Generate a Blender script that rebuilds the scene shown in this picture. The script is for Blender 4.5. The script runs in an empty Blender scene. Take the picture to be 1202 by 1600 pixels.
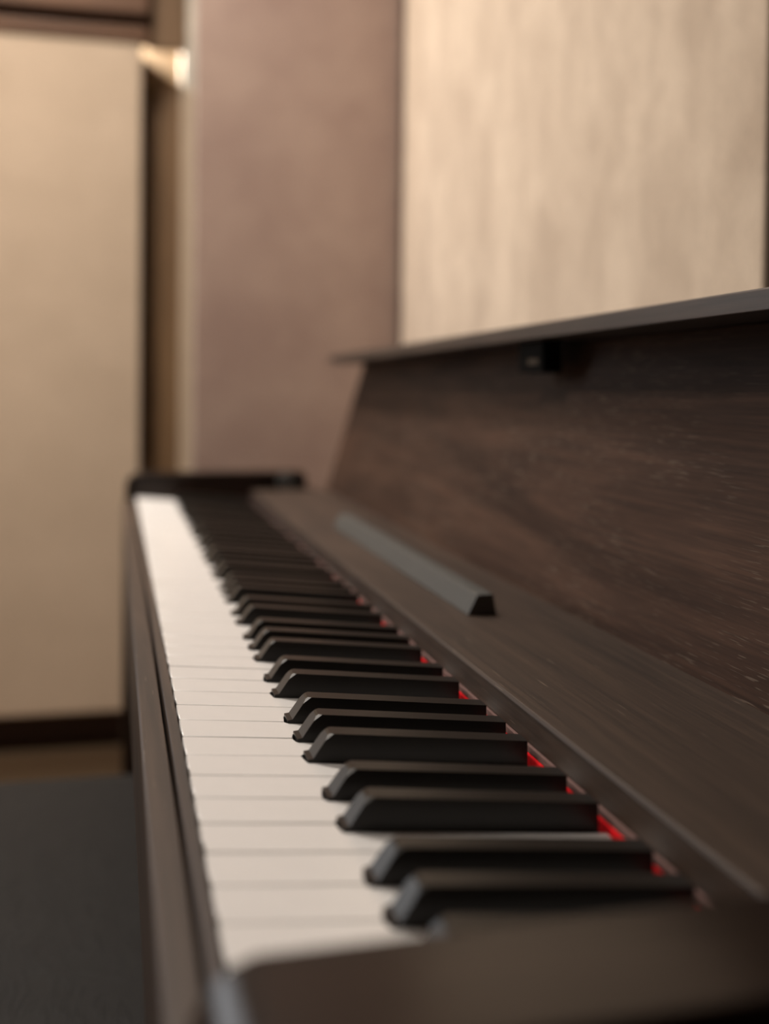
import bpy, bmesh, math, random
from mathutils import Vector, Matrix

# ------------------------------------------------------------------ camera, world, lights, exposure
SC = bpy.context.scene
COL = SC.collection
Z0 = 0.71                       # height of the white key tops above the floor
KP = 0.0235                     # white key pitch

SC.view_settings.view_transform = 'Standard'
SC.view_settings.look = 'None'
SC.view_settings.gamma = 1.0
SC.view_settings.use_curve_mapping = False
SC.view_settings.exposure = -0.12

FPX = 1716.2
cam_d = bpy.data.cameras.new('camera')
cam = bpy.data.objects.new('camera', cam_d)
COL.objects.link(cam)
cam_d.sensor_fit = 'VERTICAL'
cam_d.sensor_height = 36.0
cam_d.sensor_width = 36.0
cam_d.lens = FPX * 36.0 / 1600.0
cam_d.shift_x = 19.0 / 1600.0
cam_d.shift_y = -146.9 / 1600.0
cam_d.clip_start = 0.01
cR = Vector((0.973393, -0.228827, 0.012021))
cU = Vector((-0.004888, 0.031713, 0.999485))
cF = Vector((0.229090, 0.972951, -0.029751))
m3 = Matrix((cR, cU, -cF)).transposed()
cam.matrix_world = Matrix.Translation((-0.02875, -0.2289, 0.1485 + Z0)) @ m3.to_4x4()
cam_d.dof.use_dof = True
cam_d.dof.focus_distance = 0.50
cam_d.dof.aperture_fstop = cam_d.lens / 10.5
SC.camera = cam

world = bpy.data.worlds.new('world')
SC.world = world
world.use_nodes = True
world.node_tree.nodes['Background'].inputs[0].default_value = (0.55, 0.62, 0.75, 1)
world.node_tree.nodes['Background'].inputs[1].default_value = 0.6


def area(name, loc, target, size, power, color, size_y=None):
    d = bpy.data.lights.new(name, 'AREA')
    d.energy = power
    d.color = color
    d.size = size
    if size_y:
        d.shape = 'RECTANGLE'
        d.size_y = size_y
    o = bpy.data.objects.new(name, d)
    COL.objects.link(o)
    o.location = loc
    o.rotation_euler = (Vector(target) - Vector(loc)).to_track_quat('-Z', 'Y').to_euler()
    return o


CEIL = 2.45
LAMPS = [(Vector((-0.27, 1.28, CEIL - 0.07)), 21, 120), (Vector((-0.95, 0.50, CEIL - 0.07)), 12.0, 170)]
for lp, pw, spr in LAMPS:
    ao = area('ceiling_lamp_light', lp - Vector((0, 0, .012)), lp - Vector((0, 0, 1)), 0.25, pw, (1.0, 0.91, 0.82))
    ao.data.spread = math.radians(spr)
# daylight coming in through the window of the far wall, left of the frame
WIN = (-1.90, -.86, .80, 2.05)          # x0, x1, z0, z1 (from the floor)
area('window_light', ((WIN[0] + WIN[1]) / 2, 2.075, (WIN[2] + WIN[3]) / 2), ((WIN[0] + WIN[1]) / 2, 0, (WIN[2] + WIN[3]) / 2), WIN[1] - WIN[0] - .1, 9.5, (0.97, 0.98, 1.0), WIN[3] - WIN[2] - .1)


# ------------------------------------------------------------------ node helpers
def new_mat(name):
    m = bpy.data.materials.new(name)
    m.use_nodes = True
    nt = m.node_tree
    return m, nt, nt.nodes['Principled BSDF']


def nd(nt, kind, **kw):
    n = nt.nodes.new(kind)
    for k, v in kw.items():
        if k in ('inp',):
            for kk, vv in v.items():
                n.inputs[kk].default_value = vv
        else:
            setattr(n, k, v)
    return n


def ramp(nt, src, stops):
    r = nt.nodes.new('ShaderNodeValToRGB')
    els = r.color_ramp.elements
    while len(els) < len(stops):
        els.new(0.5)
    for e, (p, c) in zip(els, stops):
        e.position = p
        e.color = (c[0], c[1], c[2], 1)
    nt.links.new(src, r.inputs[0])
    return r.outputs[0]


def mapped(nt, scale):
    tc = nt.nodes.new('ShaderNodeTexCoord')
    mp = nt.nodes.new('ShaderNodeMapping')
    mp.inputs['Scale'].default_value = scale
    nt.links.new(tc.outputs['Object'], mp.inputs[0])
    return mp.outputs[0]


def noise(nt, vec, scale, detail=4.0, rough=0.55, dist=0.0):
    n = nt.nodes.new('ShaderNodeTexNoise')
    n.inputs['Scale'].default_value = scale
    n.inputs['Detail'].default_value = detail
    n.inputs['Roughness'].default_value = rough
    n.inputs['Distortion'].default_value = dist
    nt.links.new(vec, n.inputs['Vector'])
    return n.outputs['Fac']


def mixc(nt, fac, a, b, blend='MIX'):
    m = nt.nodes.new('ShaderNodeMix')
    m.data_type = 'RGBA'
    m.blend_type = blend
    for sock, v in ((m.inputs[0], fac), (m.inputs[6], a), (m.inputs[7], b)):
        if hasattr(v, 'links'):
            nt.links.new(v, sock)
        elif isinstance(v, (int, float)):
            sock.default_value = v
        else:
            sock.default_value = (v[0], v[1], v[2], 1)
    return m.outputs[2]


def bump(nt, b, height, strength, dist):
    n = nt.nodes.new('ShaderNodeBump')
    n.inputs['Strength'].default_value = strength
    n.inputs['Distance'].default_value = dist
    nt.links.new(height, n.inputs['Height'])
    nt.links.new(n.outputs[0], b.inputs['Normal'])


def wood(name, dark, mid, light, rough=0.38, pores=True, axis='Y', pore_col=(.16, .12, .09), spec=.45, pore=(900, .05, .70, .76)):
    """dark stained wood, grain running along one axis"""
    m, nt, b = new_mat(name)
    st = {'Y': (1, .10, 1), 'X': (.10, 1, 1), 'Z': (1, 1, .10)}[axis]
    v = mapped(nt, st)
    broad = noise(nt, v, 22, 5, .6, .8)
    c = ramp(nt, broad, [(.30, dark), (.52, mid), (.74, light)])
    st2 = {'Y': (1, .022, 1), 'X': (.022, 1, 1), 'Z': (1, 1, .022)}[axis]
    v2 = mapped(nt, st2)
    fine = noise(nt, v2, 420, 3, .6)
    streak = ramp(nt, fine, [(.35, (.72, .72, .72)), (.65, (1.18, 1.15, 1.12))])
    c = mixc(nt, 1.0, c, streak, 'MULTIPLY')
    if pores:
        st3 = {'Y': (1, pore[1], 1), 'X': (pore[1], 1, 1), 'Z': (1, 1, pore[1])}[axis]
        pv = mapped(nt, st3)
        pn = noise(nt, pv, pore[0], 1, .5)
        pm = ramp(nt, pn, [(pore[2], (0, 0, 0)), (pore[3], (1, 1, 1))])
        zone = ramp(nt, noise(nt, mapped(nt, (1, .4, 1)), 14, 2), [(.36, (0, 0, 0)), (.55, (.6, .6, .6))])
        pm = mixc(nt, 1.0, pm, zone, 'MULTIPLY')
        c = mixc(nt, pm, c, pore_col)
        bump(nt, b, fine, .10, .0006)
    nt.links.new(c, b.inputs['Base Color'])
    rr = ramp(nt, broad, [(.3, (rough + .05,) * 3), (.7, (rough - .04,) * 3)])
    nt.links.new(rr, b.inputs['Roughness'])
    b.inputs['Specular IOR Level'].default_value = spec
    return m


def fabric(name, col_a, col_b, streak=(1, 1, .35), mott=14, weave=900):
    m, nt, b = new_mat(name)
    mo = noise(nt, mapped(nt, streak), mott, 4, .6, .3)
    c = ramp(nt, mo, [(.32, col_a), (.68, col_b)])
    w1 = noise(nt, mapped(nt, (1, 1, .25)), weave, 2)
    w2 = noise(nt, mapped(nt, (.25, .25, 1)), weave, 2)
    ad = nd(nt, 'ShaderNodeMath', operation='ADD')
    nt.links.new(w1, ad.inputs[0])
    nt.links.new(w2, ad.inputs[1])
    th = ramp(nt, ad.outputs[0], [(.75, (.86, .86, .86)), (1.0, (1.08, 1.08, 1.08))])
    c = mixc(nt, 1.0, c, th, 'MULTIPLY')
    nt.links.new(c, b.inputs['Base Color'])
    b.inputs['Roughness'].default_value = .85
    b.inputs['Sheen Weight'].default_value = .25
    bump(nt, b, ad.outputs[0], .35, .001)
    return m


def plain(name, col, rough=.5, metallic=0.0, spec=.5, var=.06, scale=60):
    m, nt, b = new_mat(name)
    n = noise(nt, mapped(nt, (1, 1, 1)), scale, 3)
    lo = tuple(max(0, x * (1 - var)) for x in col)
    hi = tuple(x * (1 + var) for x in col)
    nt.links.new(ramp(nt, n, [(.3, lo), (.7, hi)]), b.inputs['Base Color'])
    b.inputs['Roughness'].default_value = rough
    b.inputs['Metallic'].default_value = metallic
    b.inputs['Specular IOR Level'].default_value = spec
    return m


M = {}
M['wood'] = wood('dark_rosewood', (.028, .0145, .0095), (.056, .030, .020), (.092, .050, .033), .58, spec=.12, pore=(1100, .05, .61, .69), pore_col=(.17, .13, .10))
M['wood_x'] = wood('dark_rosewood_cross', (.011, .0065, .005), (.018, .011, .008), (.026, .016, .012), .20, axis='X', pores=False, spec=.15)
M['wood_x'].node_tree.nodes['Principled BSDF'].inputs['Coat Weight'].default_value = .25
M['wood_x'].node_tree.nodes['Principled BSDF'].inputs['Coat Roughness'].default_value = .28
M['wood_z'] = wood('dark_rosewood_post', (.020, .011, .008), (.034, .020, .014), (.048, .030, .022), .42, axis='Z', pores=False)
M['strip'] = wood('dark_rosewood_satin', (.028, .018, .013), (.050, .033, .024), (.070, .048, .036), .48, spec=.32)
M['lid'] = wood('dark_rosewood_lid', (.030, .020, .016), (.050, .035, .028), (.075, .055, .046), .42, pore_col=(.012, .009, .008))
M['ivory'] = plain('white_key_plastic', (.80, .78, .762), .22, var=.015)
M['ebony'] = plain('black_key_plastic', (.013, .011, .0095), .28, spec=.24, var=.1)
M['felt'] = plain('red_felt', (.75, .012, .018), .95, spec=.1, var=.15, scale=500)
M['pink'] = plain('pale_felt_edge', (.18, .11, .10), .9, spec=.1, var=.1, scale=500)
M['black'] = plain('black_recess', (.004, .004, .004), .8, spec=.1)
M['grey_metal'] = plain('dull_grey_metal', (.065, .066, .062), .5, metallic=.1)
M['dark_plastic'] = plain('dark_grey_plastic', (.10, .102, .10), .45)
M['beige'] = fabric('beige_fabric', (.55, .425, .31), (.77, .625, .475), streak=(1, 1, .55), mott=15)
M['beige_left'] = fabric('beige_fabric_even', (.51, .39, .28), (.57, .44, .32), streak=(1, 1, 1), mott=7)
M['mauve'] = fabric('mauve_brown_fabric', (.31, .215, .180), (.39, .285, .235), streak=(1, 1, 1), mott=8)
M['brown'] = wood('brown_wall_wood', (.155, .088, .042), (.19, .112, .056), (.23, .14, .072), .5, pores=False, axis='Z')
M['brown_x'] = wood('brown_beam_wood', (.11, .050, .022), (.15, .070, .032), (.18, .09, .045), .5, pores=False, axis='X')
M['jamb'] = plain('pale_jamb_paint', (.50, .385, .275), .6)
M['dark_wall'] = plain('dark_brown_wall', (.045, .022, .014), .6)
M['skirting'] = plain('tan_skirting', (.30, .22, .14), .55)
M['plaster'] = plain('brown_plaster', (.16, .11, .08), .9)
M['ceiling'] = plain('ceiling_paint', (.40, .34, .28), .9)
M['floor'] = wood('floor_wood', (.10, .06, .035), (.15, .09, .05), (.2, .125, .075), .45, pores=False)
M['chrome'] = plain('satin_steel', (.55, .55, .55), .3, metallic=1)
M['frame_white'] = plain('white_frame', (.75, .74, .72), .5)


def leather():
    m, nt, b = new_mat('black_leather')
    v = mapped(nt, (1, 1, 1))
    n1 = noise(nt, v, 900, 2)
    vo = nd(nt, 'ShaderNodeTexVoronoi')
    vo.inputs['Scale'].default_value = 420
    nt.links.new(v, vo.inputs['Vector'])
    wr = noise(nt, mapped(nt, (1, .55, 1)), 34, 5, .6, 1.6)
    wr2 = ramp(nt, wr, [(.44, (0, 0, 0)), (.5, (1, 1, 1)), (.56, (0, 0, 0))])
    ad = nd(nt, 'ShaderNodeMath', operation='MULTIPLY_ADD')
    nt.links.new(vo.outputs['Distance'], ad.inputs[0])
    ad.inputs[1].default_value = .35
    nt.links.new(wr2, ad.inputs[2])
    nt.links.new(ramp(nt, n1, [(.3, (.010, .0095, .0095)), (.7, (.019, .018, .0175))]), b.inputs['Base Color'])
    b.inputs['Roughness'].default_value = .55
    b.inputs['Specular IOR Level'].default_value = .12
    bump(nt, b, ad.outputs[0], .32, .0010)
    return m


M['leather'] = leather()


def emit(name, col, strength):
    m, nt, b = new_mat(name)
    b.inputs['Base Color'].default_value = (*col, 1)
    b.inputs['Emission Color'].default_value = (*col, 1)
    b.inputs['Emission Strength'].default_value = strength
    return m


M['lamp_glow'] = emit('lamp_diffuser', (1.0, .86, .70), 5.0)
M['glass'] = plain('window_glass', (.5, .55, .6), .05)
M['glass'].node_tree.nodes['Principled BSDF'].inputs['Transmission Weight'].default_value = .95


# ------------------------------------------------------------------ mesh helpers (metres; z given from white key top unless abs_z)
def link_mesh(name, me, mat, parent=None):
    o = bpy.data.objects.new(name, me)
    COL.objects.link(o)
    if mat is not None and not me.materials:
        me.materials.append(M[mat])
    if parent is not None:
        o.parent = parent
        p = parent
        off = Vector((0, 0, 0))
        while p is not None:
            off += p.location
            p = p.parent
        o.location = -off
    return o


def bm_to(name, bm, mat, parent=None, bev=0, seg=2, smooth=True):
    bmesh.ops.remove_doubles(bm, verts=bm.verts, dist=1e-6)
    if bev:
        sharp = [e for e in bm.edges if len(e.link_faces) == 2 and e.calc_face_angle(0) > math.radians(28)]
        bmesh.ops.bevel(bm, geom=sharp, offset=bev, segments=seg, profile=.5, affect='EDGES', clamp_overlap=True)
    bmesh.ops.recalc_face_normals(bm, faces=bm.faces)
    me = bpy.data.meshes.new(name)
    bm.to_mesh(me)
    bm.free()
    if smooth:
        for p in me.polygons:
            p.use_smooth = True
        try:
            me.set_sharp_from_angle(angle=math.radians(35))
        except Exception:
            pass
    o = link_mesh(name, me, mat, parent)
    if smooth:
        o.modifiers.new('normals', 'WEIGHTED_NORMAL')
    return o


def add_box(bm, x0, x1, y0, y1, z0, z1):
    vs = [bm.verts.new((x, y, z)) for x in (x0, x1) for y in (y0, y1) for z in (z0, z1)]
    for f in ((0, 1, 3, 2), (4, 6, 7, 5), (0, 4, 5, 1), (2, 3, 7, 6), (0, 2, 6, 4), (1, 5, 7, 3)):
        bm.faces.new([vs[i] for i in f])


def box(name, x0, x1, y0, y1, z0, z1, mat, parent=None, bev=.0015, seg=2, rel=True):
    bm = bmesh.new()
    o = Z0 if rel else 0
    add_box(bm, x0, x1, y0, y1, z0 + o, z1 + o)
    return bm_to(name, bm, mat, parent, bev, seg)


def prism_y(name, prof, y0, y1, mat, parent=None, bev=.001, seg=2, dz=0.0):
    """profile of (x, z) extruded along y; dz = drop of the far end"""
    bm = bmesh.new()
    a = [bm.verts.new((x, y0, z + Z0)) for x, z in prof]
    b = [bm.verts.new((x, y1, z + Z0 + dz)) for x, z in prof]
    n = len(prof)
    bm.faces.new(a)
    bm.faces.new(list(reversed(b)))
    for i in range(n):
        j = (i + 1) % n
        bm.faces.new((a[i], b[i], b[j], a[j]))
    return bm_to(name, bm, mat, parent, bev, seg)


def prism_x(name, prof, x0, x1, mat, parent=None, bev=.001, seg=2):
    bm = bmesh.new()
    a = [bm.verts.new((x0, y, z + Z0)) for y, z in prof]
    b = [bm.verts.new((x1, y, z + Z0)) for y, z in prof]
    n = len(prof)
    bm.faces.new(a)
    bm.faces.new(list(reversed(b)))
    for i in range(n):
        j = (i + 1) % n
        bm.faces.new((a[i], b[i], b[j], a[j]))
    return bm_to(name, bm, mat, parent, bev, seg)


def cyl(name, c, axis, r, h, mat, parent=None, seg=32, bev=.001, r2=None):
    bm = bmesh.new()
    bmesh.ops.create_cone(bm, cap_ends=True, segments=seg, radius1=r, radius2=r if r2 is None else r2, depth=h)
    q = Vector((0, 0, 1)).rotation_difference(Vector(axis)).to_matrix().to_4x4()
    bmesh.ops.transform(bm, matrix=Matrix.Translation((c[0], c[1], c[2] + Z0)) @ q, verts=bm.verts)
    return bm_to(name, bm, mat, parent, bev, 2)


def thing(name, label, cat, loc, group=None):
    o = bpy.data.objects.new(name, None)
    COL.objects.link(o)
    o.location = loc
    o.empty_display_size = .1
    return tag(o, label, cat, group)


def tag(o, label, cat, group=None):
    o['label'] = label
    o['category'] = cat
    if group:
        o['group'] = group
    return o


def struct(o, label=None):
    o['kind'] = 'structure'
    if label:
        o['label'] = label
        o['category'] = o.name.split('_')[0]
    return o


# ------------------------------------------------------------------ the room
XL, XR, YN, YF = -2.3, 0.475, -1.7, 2.085
struct(box('floor', XL - .1, XR + .1, YN - .1, YF + .1, -.06, 0, 'floor', bev=0, rel=False), 'brown wooden floor of the practice room')
struct(box('ceiling', XL - .1, XR + .1, YN - .1, YF + .1, CEIL, CEIL + .06, 'ceiling', bev=0, rel=False), 'pale painted ceiling of the practice room')
struct(box('wall_right', XR, XR + .1, YN - .1, YF + .1, 0, CEIL, 'dark_wall', bev=0, rel=False), 'dark brown wall behind the piano')
struct(box('wall_left', XL - .1, XL, YN - .1, YF + .1, 0, CEIL, 'plaster', bev=0, rel=False), 'warm plaster wall on the player side')
struct(box('wall_near', XL, XR, YN - .1, YN, 0, CEIL, 'plaster', bev=0, rel=False), 'brown plaster wall at the near end')
bmw = bmesh.new()                                   # far wall, with a window opening left of the frame
add_box(bmw, XL, WIN[0], YF, YF + .1, 0, CEIL)
add_box(bmw, WIN[1], XR, YF, YF + .1, 0, CEIL)
add_box(bmw, WIN[0], WIN[1], YF, YF + .1, 0, WIN[2])
add_box(bmw, WIN[0], WIN[1], YF, YF + .1, WIN[3], CEIL)
struct(bm_to('wall_far', bmw, 'brown', smooth=False), 'brown wooden wall at the far end')
win = struct(box('window_1', WIN[0], WIN[1], YF + .05, YF + .06, WIN[2], WIN[3], 'glass', bev=0, rel=False), 'window pane in the far wall left of the beige panel')
for x0, x1, z0, z1 in ((WIN[0], WIN[0] + .05, WIN[2], WIN[3]), (WIN[1] - .05, WIN[1], WIN[2], WIN[3]), (WIN[0] + .05, WIN[1] - .05, WIN[2], WIN[2] + .05), (WIN[0] + .05, WIN[1] - .05, WIN[3] - .05, WIN[3])):
    box('window_frame', x0, x1, YF - .005, YF + .045, z0, z1, 'frame_white', win, rel=False)
struct(box('baseboard_far', XL, .101, YF - .035, YF, 0, Z0 - .595, 'skirting', bev=.004, rel=False), 'tan skirting board at the foot of the far wall')
# shade in the gap between skirting and panels, put in as a dark board
struct(box('trim_1', -.80, .101, YF - .012, YF, -.592, -.45, 'dark_wall', bev=0), 'dark board standing in for the shadow gap above the skirting')
struct(box('trim_2', .1020, .20, YF - .014, YF, -.59, 1.6, 'jamb', bev=.002), 'pale upright jamb board on the far wall beside the mauve panel')
# top rail of the left bay; a dark board gives its groove's shade
struct(box('trim_3', -.80, .034, 1.990, 2.040, .8185, .843, 'brown_x', bev=.003), 'brown lower rail above the left beige panel')
struct(box('trim_4', -.80, .034, 2.018, 2.050, .840, .870, 'dark_wall', bev=0), 'dark board standing in for the shaded groove between the two brown rails')
struct(box('trim_5', -.80, .034, 1.985, 2.040, .867, 1.62, 'brown_x', bev=.003), 'brown upper rail board near the ceiling')
struct(box('trim_6', .0345, .1110, 2.020, 2.046, .815, 1.62, 'brown', bev=.002), 'brown filler board between rails and jamb')

# ------------------------------------------------------------------ wall panels
t = thing('acoustic_panel', 'tall beige fabric panel standing left of the piano on the far wall', 'panel', (-.38, 2.02, Z0 - .508))
box('fabric_face', -.78, .0215, 1.998, 2.030, -.508, .818, 'beige_left', t, bev=.006, seg=3)
box('backing_board', -.77, .0185, 2.030, 2.040, -.50, .81, 'black', t, bev=0)
for x in (-.55, -.06):
    box('wall_bracket', x - .02, x + .02, 2.040, YF - .003, .1, .16, 'dark_plastic', t, bev=0)
t = thing('acoustic_panel', 'mauve brown fabric panel on a partition between two beige panels', 'panel', (.28, 1.58, 0))
box('fabric_face', .0960, .437, 1.560, 1.575, -.66, 1.66, 'mauve', t, bev=.002, seg=2)
box('backing_board', .0990, .474, 1.575, 1.612, -Z0, 1.70, 'jamb', t, bev=.001)
t = thing('acoustic_panel', 'large bright beige fabric panel on the wall behind the piano lid', 'panel', (.45, 1.0, Z0 - .5))
box('fabric_face', .436, .464, .495, 1.544, -.55, 1.60, 'beige', t, bev=.004, seg=3)
box('backing_board', .464, .4745, .51, 1.54, -.54, 1.59, 'black', t, bev=0)

# lamps on the ceiling, out of the frame
for (LAMP, _p, _s), lab in zip(LAMPS, ('square ceiling lamp nearer the far wall', 'square ceiling lamp above the piano bench')):
    t = thing('ceiling_lamp', lab, 'lamp', LAMP, 'square ceiling lamps')
    for x0, x1, y0, y1 in ((-.22, -.19, -.22, .22), (.19, .22, -.22, .22), (-.19, .19, -.22, -.19), (-.19, .19, .19, .22)):
        box('frame', LAMP.x + x0, LAMP.x + x1, LAMP.y + y0, LAMP.y + y1, LAMP.z - .02, CEIL, 'frame_white', t, rel=False)
    box('diffuser', LAMP.x - .19, LAMP.x + .19, LAMP.y - .19, LAMP.y + .19, LAMP.z, LAMP.z + .01, 'lamp_glow', t, bev=0, rel=False)
# added unseen spot behind the left panel, invented to throw the bright recess patch
t = thing('slot_lamp', 'added unseen spot that throws the bright patch beside the left beige panel', 'lamp', (-.085, 2.063, Z0 + .872))
cyl('housing', (-.105, 2.064, .872), (1, 0, 0), .012, .035, 'dark_plastic', t, bev=0)
sd = bpy.data.lights.new('slot_lamp_light', 'SPOT')
sd.energy = 34.0
sd.color = (.86, .95, 1.0)
sd.spot_size = math.radians(66)
sd.spot_blend = .12
sd.shadow_soft_size = .004
so = bpy.data.objects.new('slot_lamp_light', sd)
COL.objects.link(so)
so.location = (-.076, 2.060, Z0 + .872)
so.rotation_euler = Vector((1, .02, 0)).to_track_quat('-Z', 'Y').to_euler()

# ------------------------------------------------------------------ the piano
piano = thing('digital_piano', 'dark rosewood upright digital piano with its keyboard lid open', 'piano', (.19, .611, 0))
KL = 52 * KP
TILT = 0.0811


def kz(x):
    return -TILT * x


# key bed, front rail, key slip
box('key_bed', .004, .40, -.004, KL + .004, -.085, -.030, 'black', piano, bev=0)
prism_y('front_rail', [(-.0172, -.075), (-.0172, -.0055), (-.0160, -.0038), (-.0066, -.0034), (-.0066, -.075)], -.045, KL + .004, 'strip', piano, bev=.0006)
box('rail_groove', -.0066, -.0054, .004, KL + .003, -.06, -.012, 'black', piano, bev=0)
prism_y('key_slip', [(-.0054, -.075), (-.0054, -.0052), (-.0046, -.0034), (-.0004, -.0013), (-.0004, -.075)], .002, KL + .003, 'strip', piano, bev=.0004)

# white keys -------------------------------------------------------------
O3, O2 = .0029, .0024
SW = .0058            # half width of the slot a black key leaves
GAP = .0003
XS = .0482            # where the black keys begin
XE = .1457            # rear end of the white keys
# going away from the camera the pitch falls: C8 B7 A7 ... A0
order = ['C', 'B', 'A', 'G', 'F', 'E', 'D']
# for a boundary between key n and n+1 (from the near end): offset of the black key there or None
bnd = {('B', 'A'): -O3, ('A', 'G'): 0.0, ('G', 'F'): O3, ('E', 'D'): -O2, ('D', 'C'): O2, ('C', 'B'): None, ('F', 'E'): None}
names = [order[i % 7] for i in range(52)]


def key_mesh(near, far):
    """near / far: black key offset at the near / far side boundary (None = straight)"""
    y0, y1 = GAP, KP - GAP
    n0 = y0 if near is None else near + SW
    f0 = y1 if far is None else KP + far - SW
    top = [(0, y0)]
    if near is not None:
        top += [(XS - .001, y0), (XS - .001, n0)]
    top += [(XE, n0 if near is not None else y0), (XE, f0 if far is not None else y1)]
    if far is not None:
        top += [(XS - .001, f0), (XS - .001, y1)]
    top += [(0, y1)]
    bm = bmesh.new()
    a = [bm.verts.new((x, y, 0)) for x, y in top]
    b = [bm.verts.new((x + (.0008 if x == 0 else 0), y, -.018)) for x, y in top]
    ft = bm.faces.new(a)
    bm.faces.new(list(reversed(b)))
    n = len(top)
    for i in range(n):
        j = (i + 1) % n
        bm.faces.new((a[i], a[j], b[j], b[i]))
    edges = [e for e in ft.edges]
    bmesh.ops.bevel(bm, geom=edges, offset=.0006, segments=3, profile=.5, affect='EDGES', clamp_overlap=True)
    bmesh.ops.recalc_face_normals(bm, faces=bm.faces)
    me = bpy.data.meshes.new('white_key')
    bm.to_mesh(me)
    bm.free()
    for p in me.polygons:
        p.use_smooth = True
    me.set_sharp_from_angle(angle=math.radians(50))
    me.materials.append(M['ivory'])
    return me


cache = {}
rng = random.Random(4)
for i in range(52):
    nb = bnd[(names[i - 1], names[i])] if i > 0 else None
    fb = bnd[(names[i], names[i + 1])] if i < 51 else None
    key = (nb, fb)
    if key not in cache:
        cache[key] = key_mesh(nb, fb)
    o = bpy.data.objects.new('white_key', cache[key])
    COL.objects.link(o)
    o.parent = piano
    o.location = Vector((0, i * KP, Z0 + rng.uniform(-.00015, .00015))) - piano.location
    o.rotation_euler = (0, math.atan(TILT), 0)
    o.modifiers.new('normals', 'WEIGHTED_NORMAL')


def black_mesh():
    # side profile (x, height above the white surface, half width)
    prof = [(.0480, -.010, .0056), (.0480, .0013, .0056), (.0502, .0018, .0055), (.0564, .0110, .0050),
            (.0574, .0117, .0049), (.0588, .01185, .0048), (.1423, .0104, .0048), (.1423, -.010, .0057)]
    bm = bmesh.new()
    a = [bm.verts.new((x, -w, kz(x) + h)) for x, h, w in prof]
    b = [bm.verts.new((x, w, kz(x) + h)) for x, h, w in prof]
    bm.faces.new(a)
    bm.faces.new(list(reversed(b)))
    n = len(prof)
    for i in range(n):
        j = (i + 1) % n
        bm.faces.new((a[i], b[i], b[j], a[j]))
    def hh(v):
        return v.co.z - kz(v.co.x)
    ed = [e for e in bm.edges if e.calc_face_angle(0) > math.radians(40) and min(hh(v) for v in e.verts) > .0016]
    bmesh.ops.bevel(bm, geom=ed, offset=.0003, segments=1, profile=.5, affect='EDGES', clamp_overlap=True)
    worn = [Vector((-.44, sy * .53, .72)).normalized() for sy in (-1, 1)]     # front top corners cut flat, facing the lamp to give a glint
    for n in worn:
        top = max((v.co.dot(n), v.index) for v in bm.verts)[0]
        bmesh.ops.bisect_plane(bm, geom=bm.verts[:] + bm.edges[:] + bm.faces[:], plane_co=n * (top - .0007), plane_no=n, clear_outer=True, dist=1e-7)
        bmesh.ops.holes_fill(bm, edges=[e for e in bm.edges if len(e.link_faces) == 1], sides=0)
    bmesh.ops.recalc_face_normals(bm, faces=bm.faces)
    me = bpy.data.meshes.new('black_key')
    bm.to_mesh(me)
    bm.free()
    for p in me.polygons:
        p.use_smooth = max(p.normal.dot(n) for n in worn) < .998
    me.set_sharp_from_angle(angle=math.radians(18))
    me.materials.append(M['ebony'])
    return me


BM = black_mesh()
for i in range(1, 52):
    off = bnd[(names[i - 1], names[i])]
    if off is None:
        continue
    o = bpy.data.objects.new('black_key', BM)
    COL.objects.link(o)
    o.parent = piano
    o.location = Vector((0, i * KP + off, Z0)) - piano.location

# strip behind the keys (folded-back key cover), felt, ledge bar
box('red_felt_strip', .1460, .1500, .0, KL, -.026, -.0098, 'felt', piano, bev=.0008)['label'] = 'red felt strip behind the keys'
box('felt_edge', .1468, .1500, .0, KL, -.0098, -.0066, 'pink', piano, bev=.0004)['label'] = 'pale pink upper edge of the felt'
prism_y('cover_strip', [(.1480, -.0066), (.1480, .0062), (.1492, .0076), (.2560, .0080), (.2560, -.0250), (.1500, -.0250), (.1500, -.0066)], .001, KL - .001, 'strip', piano, bev=.0005)
LP = [(.1830, .0080), (.1888, .0198), (.1900, .0208), (.1995, .0208), (.2020, .0080)]
bar = prism_y('music_ledge', LP, .4125, .830, 'grey_metal', piano, bev=.0006)
bar['label'] = 'raised grey metal ledge bar'
prism_y('end_cap', LP, .4095, .4123, 'dark_plastic', bar, bev=.0004)
prism_y('end_cap', LP, .8302, .833, 'dark_plastic', bar, bev=.0004)

# music panel, lid
PX0, PX1, PZ1 = .2444, .2988, .1855
prism_y('music_panel', [(PX0, -.002), (PX1, PZ1), (PX1 + .016, PZ1), (PX0 + .016, -.002)], .012, 1.216, 'wood', piano, bev=.0008, dz=-.0083)
prism_y('lid', [(.2570, .1860), (.2570, .1955), (.2582, .1966), (.4000, .1966), (.4000, .1860)], -.020, 1.245, 'lid', piano, bev=.0006, dz=-.0085)
catch = box('lid_catch', .268, .283, .505, .553, .1590, .1830, 'black', piano, bev=.0012)
box('catch_plate', .2672, .2682, .512, .532, .1650, .1690, 'ebony', catch, bev=.0002)
box('back_case', .316, .400, .0, 1.212, -.085, .1765, 'wood', piano, bev=.001)


# end blocks (cheeks), pivots, posts, side boards
def cheek(y0, y1):
    prof = [(-.0135, -.075), (-.0135, .0130), (-.0128, .0175), (-.0108, .0218), (-.0078, .0254), (-.0042, .0282), (.0005, .0300),
            (.100, .0312), (.216, .0312), (.2215, .0295), (.2235, .0240), (.2235, .0100), (.240, .0060), (.240, -.075)]
    return prism_y('end_block', prof, y0, y1, 'wood_x', piano, bev=.0012)


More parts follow.
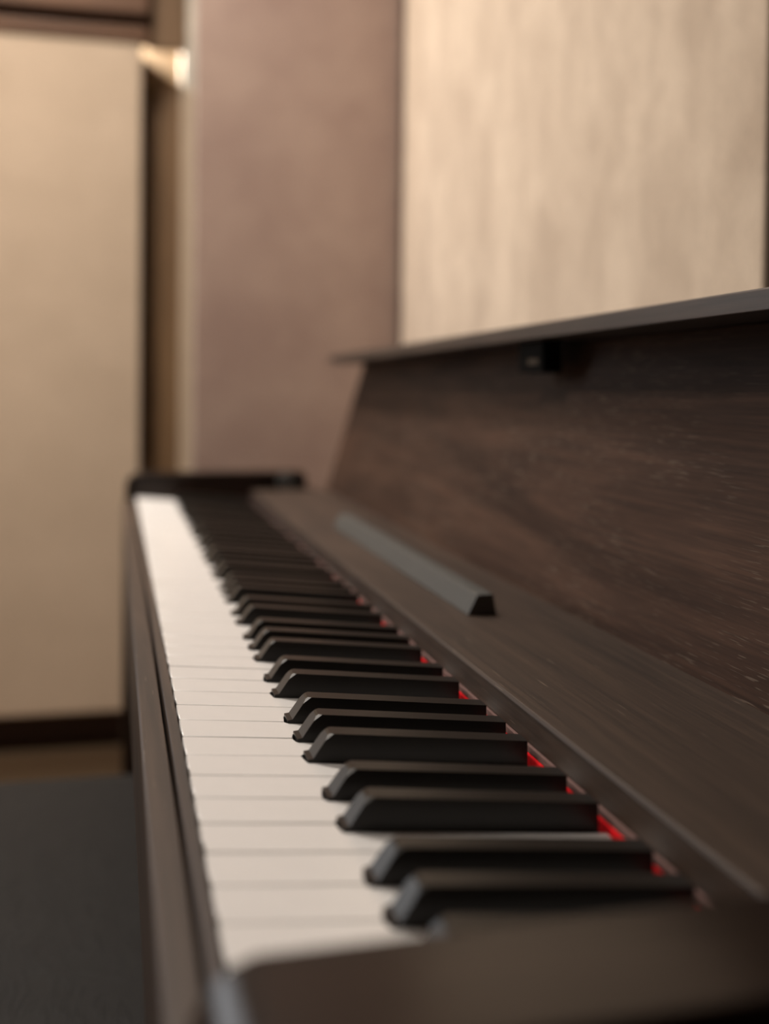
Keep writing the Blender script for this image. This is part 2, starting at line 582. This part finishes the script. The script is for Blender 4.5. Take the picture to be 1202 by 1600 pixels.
cheek(-.0440, -.0040)
cheek(KL + .0040, KL + .0440)
for yy in (-.001, KL + .001):
    cyl('cover_pivot', (.196, yy, .018), (0, 1, 0), .012, .006, 'dark_plastic', piano)
for y0, y1 in ((-.044, -.004), (KL + .004, KL + .044)):
    box('leg', -.0165, .035, y0, y1, -Z0 + .03, -.0755, 'wood_z', piano, bev=.002)
    box('foot', -.020, .30, y0 - .003, y1 + .003, -Z0, -Z0 + .03, 'wood_x', piano, bev=.002)
    box('side_board', .241, .400, y0, y1, -Z0 + .03, .006, 'wood_z', piano, bev=.002)
box('lower_panel', .375, .395, -.004, KL + .004, -Z0 + .12, -.0855, 'wood', piano, bev=.001)

# ------------------------------------------------------------------ the bench
bench = thing('piano_bench', 'black leather piano bench half under the keyboard', 'bench', (-.15, .625, 0))
bm = bmesh.new()
BX0, BX1, BY0, BY1, BZ0, BZ1 = -.335, .022, .345, .902, -.300, -.240
nx, ny = 24, 36
grid = {}
for i in range(nx + 1):
    for j in range(ny + 1):
        u, v = i / nx, j / ny
        x = BX0 + (BX1 - BX0) * u
        y = BY0 + (BY1 - BY0) * v
        e = min(u, 1 - u) * (BX1 - BX0)
        g = min(v, 1 - v) * (BY1 - BY0)
        d = .016
        fe = 1 - max(0, 1 - e / d) ** 2
        fg = 1 - max(0, 1 - g / d) ** 2
        z = BZ1 - .014 * (1 - fe * fg) + .004 * math.sin(math.pi * u) * math.sin(math.pi * v) - .004
        grid[i, j] = bm.verts.new((x, y, z + Z0))
for i in range(nx):
    for j in range(ny):
        bm.faces.new((grid[i, j], grid[i + 1, j], grid[i + 1, j + 1], grid[i, j + 1]))
rim = [grid[i, 0] for i in range(nx)] + [grid[nx, j] for j in range(ny)] + [grid[i, ny] for i in range(nx, 0, -1)] + [grid[0, j] for j in range(ny, 0, -1)]
low = [bm.verts.new((v.co.x, v.co.y, BZ0 + Z0)) for v in rim]
for i in range(len(rim)):
    j = (i + 1) % len(rim)
    bm.faces.new((rim[i], low[i], low[j], rim[j]))
bm.faces.new(low)
bm_to('seat_cushion', bm, 'leather', bench)
box('seat_frame', -.325, .012, .355, .892, -.345, -.3005, 'wood', bench, bev=.002)
for x in (-.32, -.033):
    for y in (.36, .847):
        box('leg', x, x + .04, y, y + .04, -Z0, -.3455, 'wood_z', bench, bev=.002)
